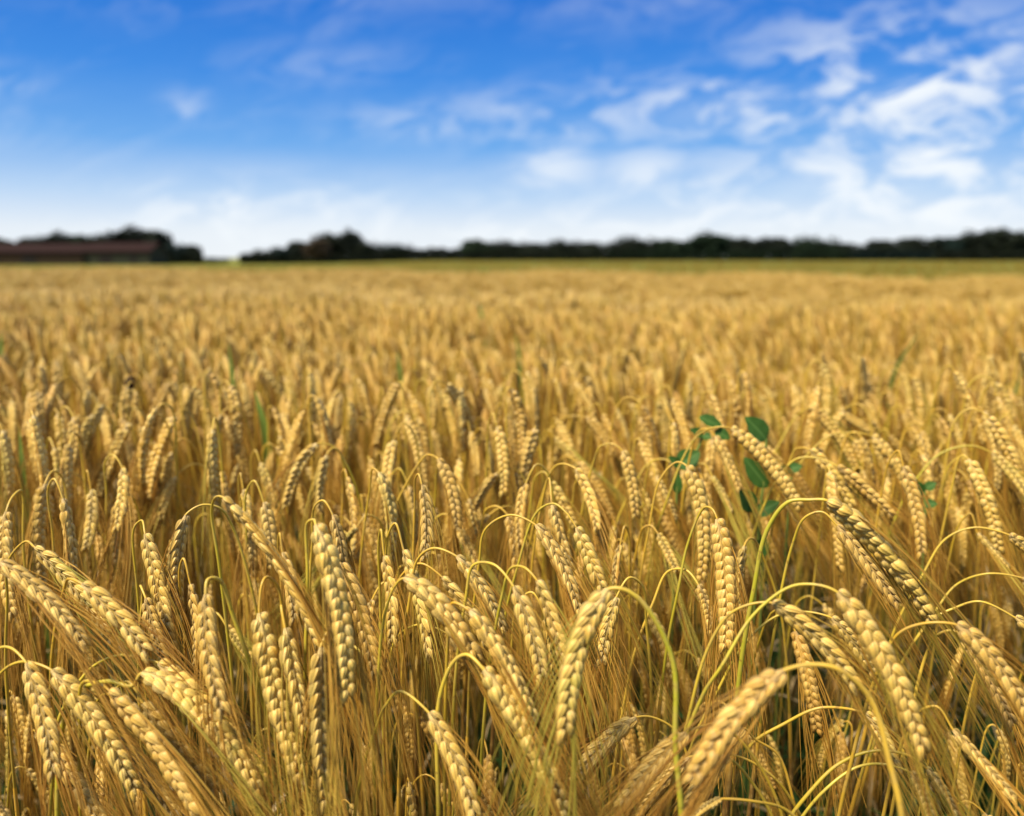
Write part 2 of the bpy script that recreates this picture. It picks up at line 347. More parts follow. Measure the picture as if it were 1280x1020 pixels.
for k, (w, h, th) in enumerate([(7, 5.5, .7), (6, 6.2, 1.0), (9, 5.0, .5), (5, 5.2, .7)]):
    cr, tk = blob_tree(20 + k, w, h, th, 34, .30)
    protos.append((w, h, [cr.mesh("crown", M_F[0], smooth=False)] + [None] * 3, tk.mesh("trunk", M_BARK)))
def crown_mesh(k, f):
    c = protos[k][2]
    if c[f] is None: c[f] = c[0].copy(); c[f].materials[0] = M_F[f]
    return c[f]
def tree(px, wpx, top, dist, k, f, label, name="tree", cat="tree", group="trees along the far edge of the field"):
    p = P(px, 322, dist); z = terrain(p[0], p[1]); w, h, _, tk = protos[k]
    H = (322 - top) / FPX * dist + CAM[2] - z; Wd = wpx / FPX * dist
    o = empty(name, (p[0], p[1], z), random.uniform(-.5, .5)); o.scale = (Wd / w * 1.12, Wd / w * 1.12, H / (h * .95))
    for nm, me in (("crown", crown_mesh(k, f)), ("trunk", tk)):
        c = bpy.data.objects.new(nm, me); c.parent = o; COL.objects.link(c)
    tag(o, label, cat, group); return o
TREES = [
 (-18, 60, 300, 172, 2, 0, "dark tree cut by the left picture edge behind the brown barn"),
 (14, 42, 303, 170, 0, 0, "low dark tree over the brown barn roof, nearest the left edge"),
 (41, 36, 300, 171, 3, 0, "small round dark treetop above the middle of the brown barn roof"),
 (76, 44, 294, 170, 1, 0, "taller rounded dark tree above the right end of the brown barn"),
 (104, 30, 297, 168, 3, 2, "narrow dark tree between two rounder ones over the barn joint"),
 (133, 44, 297, 172, 0, 0, "dark tree sloping up to the tallest crown behind the red roof"),
 (168, 56, 288, 170, 1, 0, "tallest black tree of the left group, above the red roofed barn"),
 (198, 34, 292, 168, 3, 0, "steep sided black tree just right of the barn gable"),
 (222, 36, 308, 166, 2, 1, "low black tree stepping down right of the barn group"),
 (241, 22, 308, 167, 3, 0, "rightmost small tree of the left group, beside the open gap"),
 (330, 34, 315, 168, 2, 0, "lowest black bushy tree at the left foot of the second group"),
 (352, 34, 311, 167, 0, 1, "low dark tree between the leftmost bush and the tan tree"),
 (374, 32, 304, 169, 3, 0, "dark tree immediately left of the tan leafed tree"),
 (397, 30, 299, 160, 1, 3, "tan brown leafed tree standing in front of the second dark group"),
 (415, 40, 295, 170, 0, 0, "broad black tree just right of the tan leafed tree"),
 (438, 30, 291, 168, 1, 0, "tallest pointed black tree of the second group"),
 (456, 32, 305, 167, 2, 0, "dark tree dropping to the low hedge right of the pointed tree"),
 (492, 46, 308, 182, 2, 1, "low bluish green tree right of the second group, before the flat hedge"),
 (598, 44, 302, 170, 0, 2, "greenish rounded tree rising at the right end of the flat hedge"),
 (636, 50, 305, 172, 2, 0, "dark tree right of the greenish rounded one at picture centre"),
 (672, 50, 306, 171, 0, 0, "low dark tree at the middle of the tree line, left of two alike"),
 (706, 50, 304, 172, 2, 0, "flat topped dark tree left of the notch in the tree line"),
 (742, 44, 305, 170, 0, 0, "dark tree ending just left of the notch near picture centre"),
 (792, 56, 301, 171, 2, 0, "dark rounded tree directly right of the notch in the tree line"),
 (838, 56, 302, 170, 0, 2, "dark tree between the notch tree and the tall greenish dome"),
 (886, 60, 294, 172, 1, 2, "tall dome of dark green foliage, highest in the right centre tree line"),
 (930, 48, 300, 170, 0, 0, "dark tree against the right side of the tall green dome"),
 (966, 42, 299, 171, 3, 0, "upright dark tree one gap right of the green dome"),
 (1014, 60, 301, 172, 2, 2, "wide dark tree left of the sagging stretch of the tree line"),
 (1058, 46, 306, 170, 0, 0, "low dark tree in the sagging stretch left of the small peaked one"),
 (1099, 34, 302, 169, 3, 0, "small peaked dark tree standing alone between two dips"),
 (1144, 56, 300, 171, 0, 0, "broad dark tree right of the small peaked one"),
 (1182, 44, 299, 170, 3, 1, "dark tree at the foot of the highest right hand group"),
 (1214, 50, 293, 169, 1, 0, "tall dark tree second from the right edge of the picture"),
 (1250, 56, 290, 168, 0, 0, "highest dark tree of the right hand group, near the right edge"),
 (1294, 60, 294, 168, 2, 0, "dark tree cut by the right picture edge"),
]
for a in TREES: tree(*a)
tree(268, 34, 323, 185, 2, 2, "small low green bush alone in the gap of the tree line", "bush", "bush", None)
def hedge(x0, x1, top, dist, label, f, name="hedge", thick=1.6):
    r = random.Random(int(x0)); a, b = P(x0, 322, dist), P(x1, 322, dist); z = terrain(a[0], a[1]); H = (322 - top) / FPX * dist + CAM[2] - z
    n = int((b[0] - a[0]) * H * 120); v = []; at = []
    for _ in range(n):
        x = r.uniform(a[0], b[0]) - (a[0] + b[0]) / 2; p = np.array([x, r.uniform(-thick, thick) * .5, H * r.random() ** .8 * (1 + .06 * math.sin(x * .9) + .05 * math.sin(x * 2.3))])
        nn = nrm(np.array([r.gauss(0, 1), r.gauss(0, 1), r.gauss(0, 1)])); xx = nrm(np.cross(nn, [.3, .5, r.random()])); yy = np.cross(nn, xx); s = r.uniform(.16, .34)
        v += [p - xx * s, p - yy * s * .6, p + xx * s, p + yy * s * .6]; at += [[0, 0, r.random(), 0]] * 4
    mb = MB(); mb.add(v, np.arange(len(v)).reshape(-1, 4), None, at); o = mb.build(name, M_F[f], smooth=False)
    o.location = ((a[0] + b[0]) / 2, a[1], z); tag(o, label, "hedge", "clipped hedges between the far trees")
hedge(470, 600, 311, 176, "long flat topped dark hedge between the bluish tree and the greenish rounded tree", 0)
hedge(585, 800, 315, 165, "low dark hedge filling the tree feet at picture centre", 0)
hedge(760, 1060, 314, 165, "low dark hedge under the green dome in the right centre", 2)
hedge(1050, 1190, 314, 166, "dark hedge under the small peaked tree", 1)
hedge(1170, 1330, 314, 160, "dark scrub hedge at the far right field edge", 0)
hedge(300, 470, 318, 165, "low dark hedge along the feet of the second tree group", 0)
hedge(186, 252, 316, 164, "short dark hedge right of the barn wall", 0)

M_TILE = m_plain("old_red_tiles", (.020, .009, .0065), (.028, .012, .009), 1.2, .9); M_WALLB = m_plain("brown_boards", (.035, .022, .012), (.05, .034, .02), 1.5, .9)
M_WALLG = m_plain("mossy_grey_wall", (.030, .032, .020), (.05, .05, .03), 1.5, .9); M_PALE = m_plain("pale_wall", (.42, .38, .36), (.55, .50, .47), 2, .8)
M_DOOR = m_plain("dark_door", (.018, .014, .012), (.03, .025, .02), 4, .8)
def box(mb, lo, hi, skip=()):
    x0, y0, z0 = lo; x1, y1, z1 = hi
    v = [[x0, y0, z0], [x1, y0, z0], [x1, y1, z0], [x0, y1, z0], [x0, y0, z1], [x1, y0, z1], [x1, y1, z1], [x0, y1, z1]]
    mb.add(v, [[0, 3, 2, 1], [4, 5, 6, 7], [0, 1, 5, 4], [1, 2, 6, 5], [2, 3, 7, 6], [3, 0, 4, 7]], None, np.zeros((8, 4)))
def barn(name, x0, x1, eave, ridge, dist, wall, roof_m, label, cat, doors, deep=8.0):
    a, b = P(x0, 322, dist), P(x1, 322, dist); L = b[0] - a[0]; z = terrain(a[0], a[1]) - .05
    he = (322 - eave) / FPX * dist + CAM[2] - z; hr = (322 - ridge) / FPX * (dist + deep / 2) + CAM[2] - z
    o = empty(name, ((a[0] + b[0]) / 2, a[1], z)); tag(o, label, cat)
    w = MB(); h = L / 2
    v = [[-h, 0, -.3], [h, 0, -.3], [h, deep, -.3], [-h, deep, -.3], [-h, 0, he], [h, 0, he], [h, deep, he], [-h, deep, he], [-h, deep / 2, hr - .1], [h, deep / 2, hr - .1]]
    w.add(v, [[0, 1, 5, 4], [2, 3, 7, 6], [1, 2, 6, 5], [3, 0, 4, 7]], [[5, 6, 9], [7, 4, 8]], np.zeros((10, 4))); w.build("wall", wall, o, smooth=False)
    rf = MB(); g = .35; s = (hr - he) / (deep / 2)
    for sg in (0, 1):
        y0 = -g if not sg else deep + g; ze = he - g * s + .05; pts = [[-h - g, y0, ze], [h + g, y0, ze], [h + g, deep / 2, hr + .05], [-h - g, deep / 2, hr + .05]]
        up = [[p[0], p[1], p[2] + .18] for p in pts]
        rf.add(pts + up, [[0, 1, 2, 3], [7, 6, 5, 4], [0, 4, 5, 1], [1, 5, 6, 2], [3, 2, 6, 7], [0, 3, 7, 4]], None, np.zeros((8, 4)))
    rf.build("roof", roof_m, o, smooth=False)
    for dx, dw, dh in doors:
        d_ = MB(); box(d_, (dx - dw / 2, -.06, -.1), (dx + dw / 2, -.01, dh)); d_.build("door", M_DOOR, o, smooth=False)
    return o
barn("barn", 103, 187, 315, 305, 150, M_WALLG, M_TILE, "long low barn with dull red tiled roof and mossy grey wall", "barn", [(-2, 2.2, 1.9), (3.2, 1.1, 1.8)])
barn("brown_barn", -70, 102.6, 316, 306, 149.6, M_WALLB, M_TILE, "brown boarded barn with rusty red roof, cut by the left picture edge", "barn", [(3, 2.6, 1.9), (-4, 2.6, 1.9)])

# ------------------------------------------------------------------ barley: heroes placed where the photo has them
Zs = 430 / 1096
def zone(z):
    if z == 'l': return lambda p: (p[0] * Zs, 620 + p[1] * Zs)
    if z == 'm': return lambda p: (430 + p[0] * Zs, 620 + p[1] * Zs)
    if z == 'r': return lambda p: (850 + p[0] * Zs, 620 + p[1] * Zs)
    k = 430 / 1280; ox = {'L': 0, 'M': 430, 'R': 850}[z]
    return lambda p: (ox + p[0] * k, 330 + p[1] * k)
# zone, neck, tip, stem arc (root side first), options
HERO = [
 ('l', (0, 212), (268, 478), [(-180, 420), (-130, 250), (-60, 200)], {}),
 ('l', (112, 165), (335, 440), [(20, 330), (30, 215), (70, 152)], dict(g=.45, thin=.8)),
 ('l', (262, 280), (468, 505), [(180, 420), (200, 290), (230, 268)], {}),
 ('l', (200, 8), (222, 350), [], {}),
 ('l', (144, -40), (140, 290), [(195, -60), (172, -78)], {}),
 ('l', (462, 120), (548, 490), [(435, 300), (432, 110), (446, 78)], dict(thin=.85, g=.2)),
 ('l', (592, 60), (572, 345), [], dict(thin=.9)),
 ('l', (464, 325), (528, 540), [(450, 420), (452, 310), (456, 288)], {}),
 ('l', (606, 280), (622, 540), [], dict(d=.02, roll=70)),
 ('l', (655, 312), (716, 690), [(825, 640), (745, 380), (700, 275), (672, 262)], dict(sg=.95, sr=1.3)),
 ('l', (826, 372), (960, 895), [(905, 430), (880, 290), (850, 258), (832, 272)], dict(roll=20, plump=1.1)),
 ('l', (908, 420), (972, 745), [(930, 520), (915, 400), (900, 345)], dict(roll=35)),
 ('l', (1022, 480), (1040, 985), [(1060, 620), (1050, 440), (1040, 418)], dict(roll=40)),
 ('l', (712, 5), (1010, 485), [(690, 210), (665, 60), (690, 0)], dict(roll=80, thin=.75, sg=.8)),
 ('l', (1006, 92), (1100, 640), [(970, 600), (968, 250), (975, 100), (990, 74)], dict(roll=25, plump=1.15, sg=.75)),
 ('l', (84, 532), (168, 895), [(-50, 660), (0, 490), (40, 485)], {}),
 ('l', (165, 555), (432, 950), [(-60, 720), (0, 580), (85, 520)], {}),
 ('l', (350, 620), (622, 1015), [(250, 760), (262, 600), (300, 598)], {}),
 ('l', (452, 565), (822, 955), [(185, 1000), (195, 720), (260, 620), (350, 593), (415, 594)], dict(sg=1, sr=1.5, roll=25, g=.4, plump=1.1)),
 ('l', (505, 532), (842, 925), [(182, 900), (200, 700), (280, 560), (380, 512), (455, 515)], dict(sg=.7, roll=35, plump=1.1, g=.15)),
 ('l', (385, 770), (562, 1010), [(290, 820), (310, 660), (350, 645)], dict(d=.03)),
 ('l', (455, 660), (695, 940), [], dict(d=.04)),
 ('l', (722, 415), (806, 525), [], dict(d=.1, g=.9)),
 ('l', (20, 50), (45, 380), [(60, -10), (40, 10)], dict(d=.05)),
 ('l', (-30, 960), (60, 1090), [], dict(d=-.02)),
 ('l', (150, 770), (330, 1050), [], dict(d=.06)),
 ('m', (190, 262), (455, 610), [(110, 620), (125, 400), (160, 290)], dict(plump=1.15, roll=45, g=.15, sg=.75)),
 ('m', (445, 552), (700, 1015), [(300, 1000), (305, 640), (345, 535), (395, 518)], dict(plump=1.2, roll=35, g=.25, sg=.55, sr=1.3)),
 ('m', (330, 440), (480, 640), [(20, 480), (120, 560), (165, 450), (240, 408)], dict(d=.03, plump=1.1)),
 ('m', (312, 258), (450, 470), [(105, 560), (130, 370), (185, 240), (250, 222)], dict(g=.25)),
 ('m', (400, 365), (600, 720), [(330, 440), (335, 365), (360, 345)], dict(plump=1.2, roll=50)),
 ('m', (358, 192), (505, 430), [(215, 300), (235, 208), (290, 163)], dict(plump=1.05, roll=50)),
 ('m', (540, 288), (628, 585), [(385, 330), (420, 230), (480, 226)], dict(roll=10, g=.25)),
 ('m', (614, 268), (705, 565), [(500, 320), (530, 235), (570, 226)], dict(g=.4, sg=.8)),
 ('m', (610, 92), (745, 375), [(425, 210), (450, 112), (535, 56)], dict(roll=45)),
 ('m', (740, 100), (832, 320), [(560, 230), (610, 60), (665, 28), (715, 55)], dict(roll=-10, plump=1.15, g=.3, sg=.7)),
 ('m', (662, 25), (722, 235), [(640, -20), (650, -50)], dict(plump=1.05)),
 ('m', (842, 297), (712, 765), [(1075, 1015), (1070, 800), (1045, 530), (960, 350), (890, 300)], dict(sg=1.1, sr=1.5, roll=15, plump=1.15, g=.55, front=1, d=-.025)),
 ('m', (880, 155), (868, 350), [], dict(thin=.6, d=.05)),
 ('m', (868, 322), (824, 530), [], dict(d=.02, g=.25)),
 ('m', (270, 690), (412, 1015), [(110, 720), (135, 655), (190, 630)], {}),
 ('m', (930, 706), (742, 905), [(1110, 900), (1060, 742), (985, 702)], dict(roll=10)),
 ('m', (1092, 752), (888, 985), [(1300, 820), (1200, 735), (1135, 735)], dict(d=.02)),
 ('m', (1100, 832), (935, 1020), [(1290, 900), (1220, 822), (1150, 815)], {}),
 ('m', (110, -75), (142, 215), [(60, 160), (80, -20), (95, -80)], dict(roll=50, plump=1.1)),
 ('m', (128, 190), (150, 470), [], dict(d=.05, roll=50)),
 ('m', (-10, 215), (96, 575), [(-60, 330), (-50, 215), (-30, 195)], dict(roll=35, d=.03)),
 ('m', (190, 172), (270, 515), [], dict(d=.05)),
 ('m', (62, 55), (112, 212), [], dict(d=.1)),
 ('m', (248, -35), (252, 205), [], dict(thin=.75)),
 ('m', (330, -70), (330, 185), [], dict(d=.06)),
 ('m', (290, 40), (292, 150), [], dict(d=.12)),
 ('m', (462, 60), (405, 135), [(580, 120), (540, 40), (500, 38)], dict(d=.03)),
 ('m', (355, 92), (425, 220), [], dict(g=.7, d=.05)),
 ('m', (40, 100), (-25, 175), [], dict(g=1, d=.08)),
 ('m', (580, -40), (565, 160), [], dict(d=.05)),
 ('m', (780, -30), (802, 155), [], dict(d=.05)),
 ('m', (1000, 120), (1060, 240), [], dict(d=.05, g=.5)),
 ('r', (466, 14), (802, 405), [(232, 300), (280, 110), (345, 25), (410, 6)], dict(sg=1.1, sr=1.4, roll=50, plump=1.15)),
 ('r', (500, 95), (692, 345), [], dict(d=.03, roll=40)),
 ('r', (118, 72), (142, 485), [(0, 290), (25, 150), (75, 42), (100, 40)], dict(roll=5, plump=1.2, sg=.8)),
 ('r', (58, 282), (98, 435), [(-90, 330), (-40, 240), (15, 232)], {}),
 ('r', (205, 158), (196, 350), [(270, 200), (245, 140), (222, 138)], dict(d=.02)),
 ('r', (292, 340), (558, 610), [(35, 720), (80, 500), (150, 390), (220, 345)], dict(sg=.5, roll=25)),
 ('r', (500, 306), (768, 815), [(80, 640), (130, 540), (235, 370), (350, 287), (440, 286)], dict(sg=.9, roll=15, plump=1.15, g=.3)),
 ('r', (482, 388), (615, 570), [(110, 640), (200, 470), (310, 385), (410, 362)], dict(d=.04)),
 ('r', (330, 556), (40, 915), [(708, 1020), (690, 850), (610, 650), (510, 560), (420, 545)], dict(sr=1.35, roll=20, plump=1.25, front=1, br=.7, sg=.1, d=-.07)),
 ('r', (588, 692), (690, 885), [(150, 960), (230, 800), (330, 725), (450, 680)], dict(sg=.4, g=.3, sr=1.2)),
 ('r', (785, 868), (895, 1050), [(330, 1060), (400, 950), (500, 855), (620, 813), (710, 825)], dict(sg=.6, g=.5, sr=1.2)),
 ('r', (735, 882), (800, 1060), [(360, 1060), (450, 930), (560, 868), (650, 852)], dict(sg=.9, g=.4, d=.02)),
 ('r', (130, 966), (35, 1040), [(420, 1080), (340, 1010), (250, 972)], dict(d=-.01)),
 ('r', (203, 740), (70, 990), [(385, 1090), (370, 980), (310, 840), (250, 770)], dict(d=.03, br=.6)),
 ('r', (155, 825), (20, 1010), [(430, 1090), (375, 1000), (300, 905), (220, 845)], dict(d=.02)),
 ('r', (880, 410), (1110, 720), [(660, 480), (700, 425), (780, 410)], dict(roll=30, plump=1.15)),
 ('r', (915, 470), (1055, 725), [], dict(d=.04, br=.4)),
 ('r', (870, 745), (1065, 965), [], dict(d=.05, br=.6, g=.4)),
 ('r', (1048, 124), (1180, 240), [(770, 250), (855, 145), (950, 102)], dict(sg=.4)),
 ('r', (1068, 388), (1250, 520), [(800, 400), (870, 350), (950, 333)], {}),
 ('r', (1090, 262), (1240, 420), [(810, 370), (880, 290), (980, 248)], dict(d=.03)),
 ('r', (1010, 580), (1130, 800), [], dict(d=.08, br=.5)),
 ('r', (712, -95), (768, 190), [], dict(d=.05)),
 ('r', (330, 8), (392, 105), [], dict(d=.1)),
 ('r', (948, 118), (1045, 225), [], dict(d=.08, g=.3)),
 ('r', (22, -95), (60, 265), [(-100, 120), (-60, -60), (-15, -110)], dict(roll=10, plump=1.1)),
 ('r', (-40, 560), (-60, 700), [], dict(d=.2)),
 ('L', (1180, 668), (1068, 905), [(1345, 900), (1300, 760), (1240, 680)], dict(roll=25, sg=.8)),
 ('L', (968, 740), (1015, 910), [], {}),
 ('L', (1130, 545), (1062, 765), [], {}),
 ('L', (822, 560), (800, 745), [], {}),
 ('L', (650, 565), (555, 880), [(760, 700), (720, 570), (685, 545)], {}),
 ('L', (628, 442), (545, 640), [], {}),
 ('L', (480, 590), (370, 865), [], {}),
 ('L', (455, 760), (430, 990), [], dict(d=-.03)),
 ('L', (640, 700), (608, 850), [], {}),
 ('L', (655, 790), (600, 950), [(870, 930), (800, 770), (720, 742)], {}),
 ('L', (385, 520), (300, 720), [], {}),
 ('L', (980, 360), (920, 530), [], {}),
 ('L', (205, 808), (160, 1000), [(350, 930), (300, 795), (240, 780)], dict(g=.3)),
 ('L', (150, 825), (130, 1000), [(165, 790), (155, 768)], {}),
 ('L', (8, 620), (30, 900), [], {}),
 ('L', (905, 840), (915, 1010), [], dict(thin=.85)),
 ('L', (1215, 710), (1190, 920), [], dict(d=.1)),
 ('M', (710, 612), (640, 950), [(735, 760), (728, 640), (716, 602)], dict(roll=40, plump=1.2)),
 ('M', (570, 605), (590, 855), [], {}),
 ('M', (470, 625), (490, 785), [], {}),
 ('M', (350, 725), (415, 980), [(250, 800), (290, 720), (320, 712)], dict(roll=20)),
 ('M', (240, 475), (290, 730), [(130, 720), (170, 520), (210, 455)], {}),
 ('M', (362, 470), (420, 710), [], {}),
 ('M', (570, 778), (480, 930), [(700, 900), (660, 770), (610, 762)], {}),
 ('M', (862, 762), (940, 990), [(740, 860), (775, 760), (815, 740)], dict(roll=35)),
 ('M', (900, 570), (995, 705), [(730, 680), (795, 592), (845, 567)], {}),
 ('M', (1036, 695), (1080, 940), [], {}),
 ('M', (1100, 572), (1140, 745), [], {}),
 ('M', (1255, 770), (1290, 960), [(1080, 830), (1130, 745), (1195, 728)], {}),
 ('M', (785, 648), (900, 760), [], dict(g=.5)),
 ('R', (190, 612), (440, 910), [(-40, 860), (20, 700), (70, 638), (135, 608)], dict(roll=20, plump=1.1)),
 ('R', (715, 640), (880, 935), [(405, 810), (470, 710), (560, 640), (640, 627)], dict(roll=20, plump=1.1)),
 ('R', (1022, 402), (1130, 665), [], {}),
 ('R', (1180, 495), (1250, 690), [], {}),
 ('R', (485, 535), (650, 765), [(380, 650), (420, 580), (460, 545)], dict(g=.6)),
 ('R', (485, 690), (640, 900), [(400, 760), (430, 690), (455, 680)], {}),
 ('R', (1160, 703), (1290, 860), [(900, 770), (980, 700), (1080, 675)], dict(g=.5, sg=1)),
 ('R', (585, 752), (790, 935), [(390, 760), (450, 725), (520, 722)], dict(d=.02)),
 ('R', (900, 622), (920, 730), [], {}),
 ('R', (130, 640), (220, 840), [], dict(g=.35)),
 ('R', (100, 510), (152, 610), [], {}),
 ('R', (1080, 765), (1112, 885), [], {}),
 ('R', (600, 552), (725, 625), [], {}),
 ('R', (780, 640), (870, 745), [], {}),
 ('R', (120, 790), (190, 920), [], dict(g=.6)),
 ('m', (205, -30), (222, 150), [], dict(d=.04)),
 ('m', (395, 10), (412, 180), [], dict(d=.05)),
 ('m', (520, 60), (545, 245), [], dict(d=.05)),
 ('m', (90, 330), (70, 520), [], dict(d=.05)),
 ('m', (640, 380), (660, 590), [], dict(d=.05)),
 ('m', (10, -60), (30, 130), [], dict(d=.05)),
 ('l', (780, 60), (800, 260), [], dict(d=.04)),
 ('l', (840, 20), (862, 230), [], dict(d=.05)),
 ('l', (900, 180), (935, 400), [], dict(d=.05)),
 ('l', (380, 20), (372, 210), [], dict(d=.05)),
 ('l', (290, -20), (270, 170), [], dict(d=.06)),
 ('l', (1060, 60), (1092, 300), [], dict(d=.05)),
 ('M', (425, 410), (432, 605), [], {}),
 ('M', (540, 430), (578, 565), [], {}),
 ('M', (602, 560), (628, 725), [], {}),
 ('M', (318, 460), (318, 625), [], {}),
 ('M', (330, 620), (352, 770), [], {}),
 ('M', (185, 655), (165, 860), [], {}),
 ('M', (532, 660), (545, 790), [], {}),
 ('M', (772, 812), (860, 975), [], {}),
 ('M', (1160, 790), (1232, 950), [], {}),
 ('M', (1010, 535), (1062, 680), [], {}),
 ('M', (962, 560), (1012, 710), [], {}),
 ('M', (1222, 500), (1282, 700), [], {}),
 ('M', (150, 500), (190, 650), [], {}),
 ('M', (680, 400), (715, 560), [], {}),
 ('M', (860, 440), (930, 560), [], {}),
 ('L', (110, 480), (88, 640), [], {}),
 ('L', (150, 480), (142, 660), [], {}),
 ('L', (272, 570), (255, 770), [], {}),
 ('L', (345, 560), (300, 730), [], {}),
 ('L', (1040, 640), (1062, 800), [], {}),
 ('L', (560, 600), (520, 790), [], {}),
 ('L', (720, 460), (690, 640), [], {}),
 ('L', (1060, 420), (1090, 570), [], {}),
 ('L', (1240, 500), (1210, 690), [], {}),
 ('R', (830, 560), (875, 665), [], {}),
 ('R', (700, 480), (765, 585), [], {}),
 ('R', (520, 580), (605, 705), [], {}),
 ('R', (300, 570), (360, 690), [], {}),
 ('R', (1000, 560), (1060, 720), [], {}),
 ('R', (1240, 600), (1290, 760), [], {}),
]
TOP = .20
def direction(dx, dy):
    a = math.degrees(math.atan2(dy, abs(dx) + 1e-6)); s = "right" if dx > 0 else "left"
    return "hanging straight down" if a > 80 else f"hanging steeply {s}" if a > 66 else f"slanting down {s}" if a > 48 else f"drooping far {s}"
def place_words(x, y): return f"{round(x / 12.8)}% across, {round(y / 10.2)}% down"
used_labels = set()
def describe(x0, y0, x1, y1, g, br, thin, hook, near):
    colr = "brownish" if br > .45 else "greenish" if g > .5 else "yellowish" if g > .32 else "golden" if near else "soft gold"
    kind = "slender" if thin < .88 else "plump"
    h = {2: "long arched stalk", 1: "hooked stalk", 0: "short neck"}[hook]
    L = f"{kind} {colr} barley on {h}, {direction(x1 - x0, y1 - y0)}, neck {place_words(x0, y0)}"
    k = 0
    while L in used_labels: k += 1; L = L.replace("neck ", "ear base ") if k == 1 else L.replace("barley on", "barley ear on")
    used_labels.add(L); return L
GROUP = "barley plants of the ripe field"
heroes = []
def hero(i, z, neck, tip, arc, o):
    rr = random.Random(100 + i); f = zone(z); n0, t0 = f(neck), f((tip[0] + .07 * (tip[0] - neck[0]), tip[1] + .07 * (tip[1] - neck[1]))); apts = [f(a) for a in arc]
    top = min([n0[1]] + [a[1] for a in apts]); d = depth_for(top, TOP + .075 * smooth(top, 690, 900) + rr.uniform(-.008, .008)) + o.get('d', 0)
    Lpx = math.hypot(t0[0] - n0[0], t0[1] - n0[1]); L = Lpx * d / FPX
    if L < .068: d *= min(1.22, .068 / L)
    if L > .118: d *= max(.8, .118 / L)
    front = o.get('front', 0); dz = rr.uniform(-.012, .012)
    A, Bp = P(*n0, d), P(*t0, d - .012 + dz)
    # ear axis with a slight sag
    ch = Bp - A; L = np.linalg.norm(ch); prev = P(*apts[-1], d) if apts else A + np.array([-np.sign(ch[0]) * .01, .004, .012])
    t_in = nrm(A - prev); ctrl = A + (t_in * .35 + nrm(ch) * .65) * L * .5
    s = np.linspace(0, 1, 24)[:, None]; axis = (1 - s) ** 2 * A + 2 * s * (1 - s) * ctrl + s ** 2 * Bp
    # stem
    st = []; wob = lambda: np.array([rr.gauss(0, 1), rr.gauss(0, 1), rr.gauss(0, 1)]) * .0011
    if apts:
        m = len(apts)
        for k, a in enumerate(apts): st.append(P(*a, d + (-.01 if front else .022) * ((m - k) / m) + (.0 if k == m - 1 else rr.uniform(0, .006))) + wob())
        hook = 2 if math.hypot(apts[0][0] - n0[0], apts[0][1] - n0[1]) > 70 else 1
    else:
        hook = 0; sg = -1 if Bp[0] > A[0] else 1; h = rr.uniform(.006, .02); w = rr.uniform(.004, .016)
        st = [A + np.array([sg * w * 1.9, .02, -h * 2.5]), A + np.array([sg * w * 1.5, .012, h * .3]), A + np.array([sg * w * .7, .006, h])]
    p0, p1 = st[0], st[1]; dv = nrm(p0 - p1); lean = np.clip(dv[:2] / max(.4, -dv[2]) * .10, -.07, .07)
    root = np.array([p0[0] + lean[0] * 1.6, p0[1] + max(lean[1], 0) + (.0 if front else rr.uniform(.0, .05)), 0.0]); root[2] = 0
    mid = np.array([p0[0] + lean[0], p0[1] + .01, p0[2] * .6])
    path = catmull([root, mid * .55 + np.array([root[0], root[1], .0]) * .45, mid * .2 + p0 * .8 + np.array([lean[0] * .2, 0, 0])] + st + [A, axis[2]], 7)
    g = o.get('g', rr.choice([-.15, 0, .05, .1, .2, .3])) - o.get('br', 0) * .8; sgn = o.get('sg', rr.choice([.1, .2, .35, .55])) * .85; thin = o.get('thin', 1); sr = o.get('sr', 1) * (.9 if thin < .9 else 1)
    E = empty("barley_plant", root)
    tag(E, describe(*n0, *t0, g, o.get('br', 0), thin, hook, d < .75), "barley", GROUP)
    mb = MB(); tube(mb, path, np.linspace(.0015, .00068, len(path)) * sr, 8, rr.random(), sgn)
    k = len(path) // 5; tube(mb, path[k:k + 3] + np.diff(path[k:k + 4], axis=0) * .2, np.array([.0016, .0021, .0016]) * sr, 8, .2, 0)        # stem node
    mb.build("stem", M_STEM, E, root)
    view = nrm(CAM - (A + Bp) / 2); tg = nrm(ch); roll = rad(o.get('roll', rr.choice([10, 25, 40, 60])) * rr.choice([1, -1]) + rr.uniform(-8, 8))
    nn = view * math.cos(roll) + np.cross(tg, view) * math.sin(roll)
    e, a = MB(), MB(); ear(e, a, axis, nn, d < .95, g, rr.uniform(.11, .15), (L / .092) ** .5 * o.get('plump', 1) * thin * (1.38 if z in 'LMR' else 1.18) * rr.uniform(.9, 1.06), 1.0, rr=rr)
    eo = e.build("ear", M_GRAIN, E, root); bo = a.build("beard", M_AWN, eo, root)
    if rr.random() < .12:
        lb = MB(); j = int(len(path) * rr.uniform(.12, .22)); b0 = path[j]; an = rr.uniform(0, 6.28); dx = np.array([math.cos(an), math.sin(an), 0]); l = rr.uniform(.12, .22)
        gl = rr.random() < .25
        ribbon(lb, catmull([b0, b0 + dx * l * .15 + [0, 0, l * .3], b0 + dx * l * .5 + [0, 0, l * .35], b0 + dx * l * .75 + [0, 0, -l * .05], b0 + dx * l * .85 + [0, 0, -l * .5]], 6), rr.uniform(.005, .010), dx * .2 + np.array([0, 0, 1.]), rr.random(), 0)
        lo = lb.build("leaf", M_GLEAF if gl else M_DRY, E, root)
        if gl: lo["label"] = "green strap leaf"
    heroes.append(root)
for i, h in enumerate(HERO): hero(i, *h)

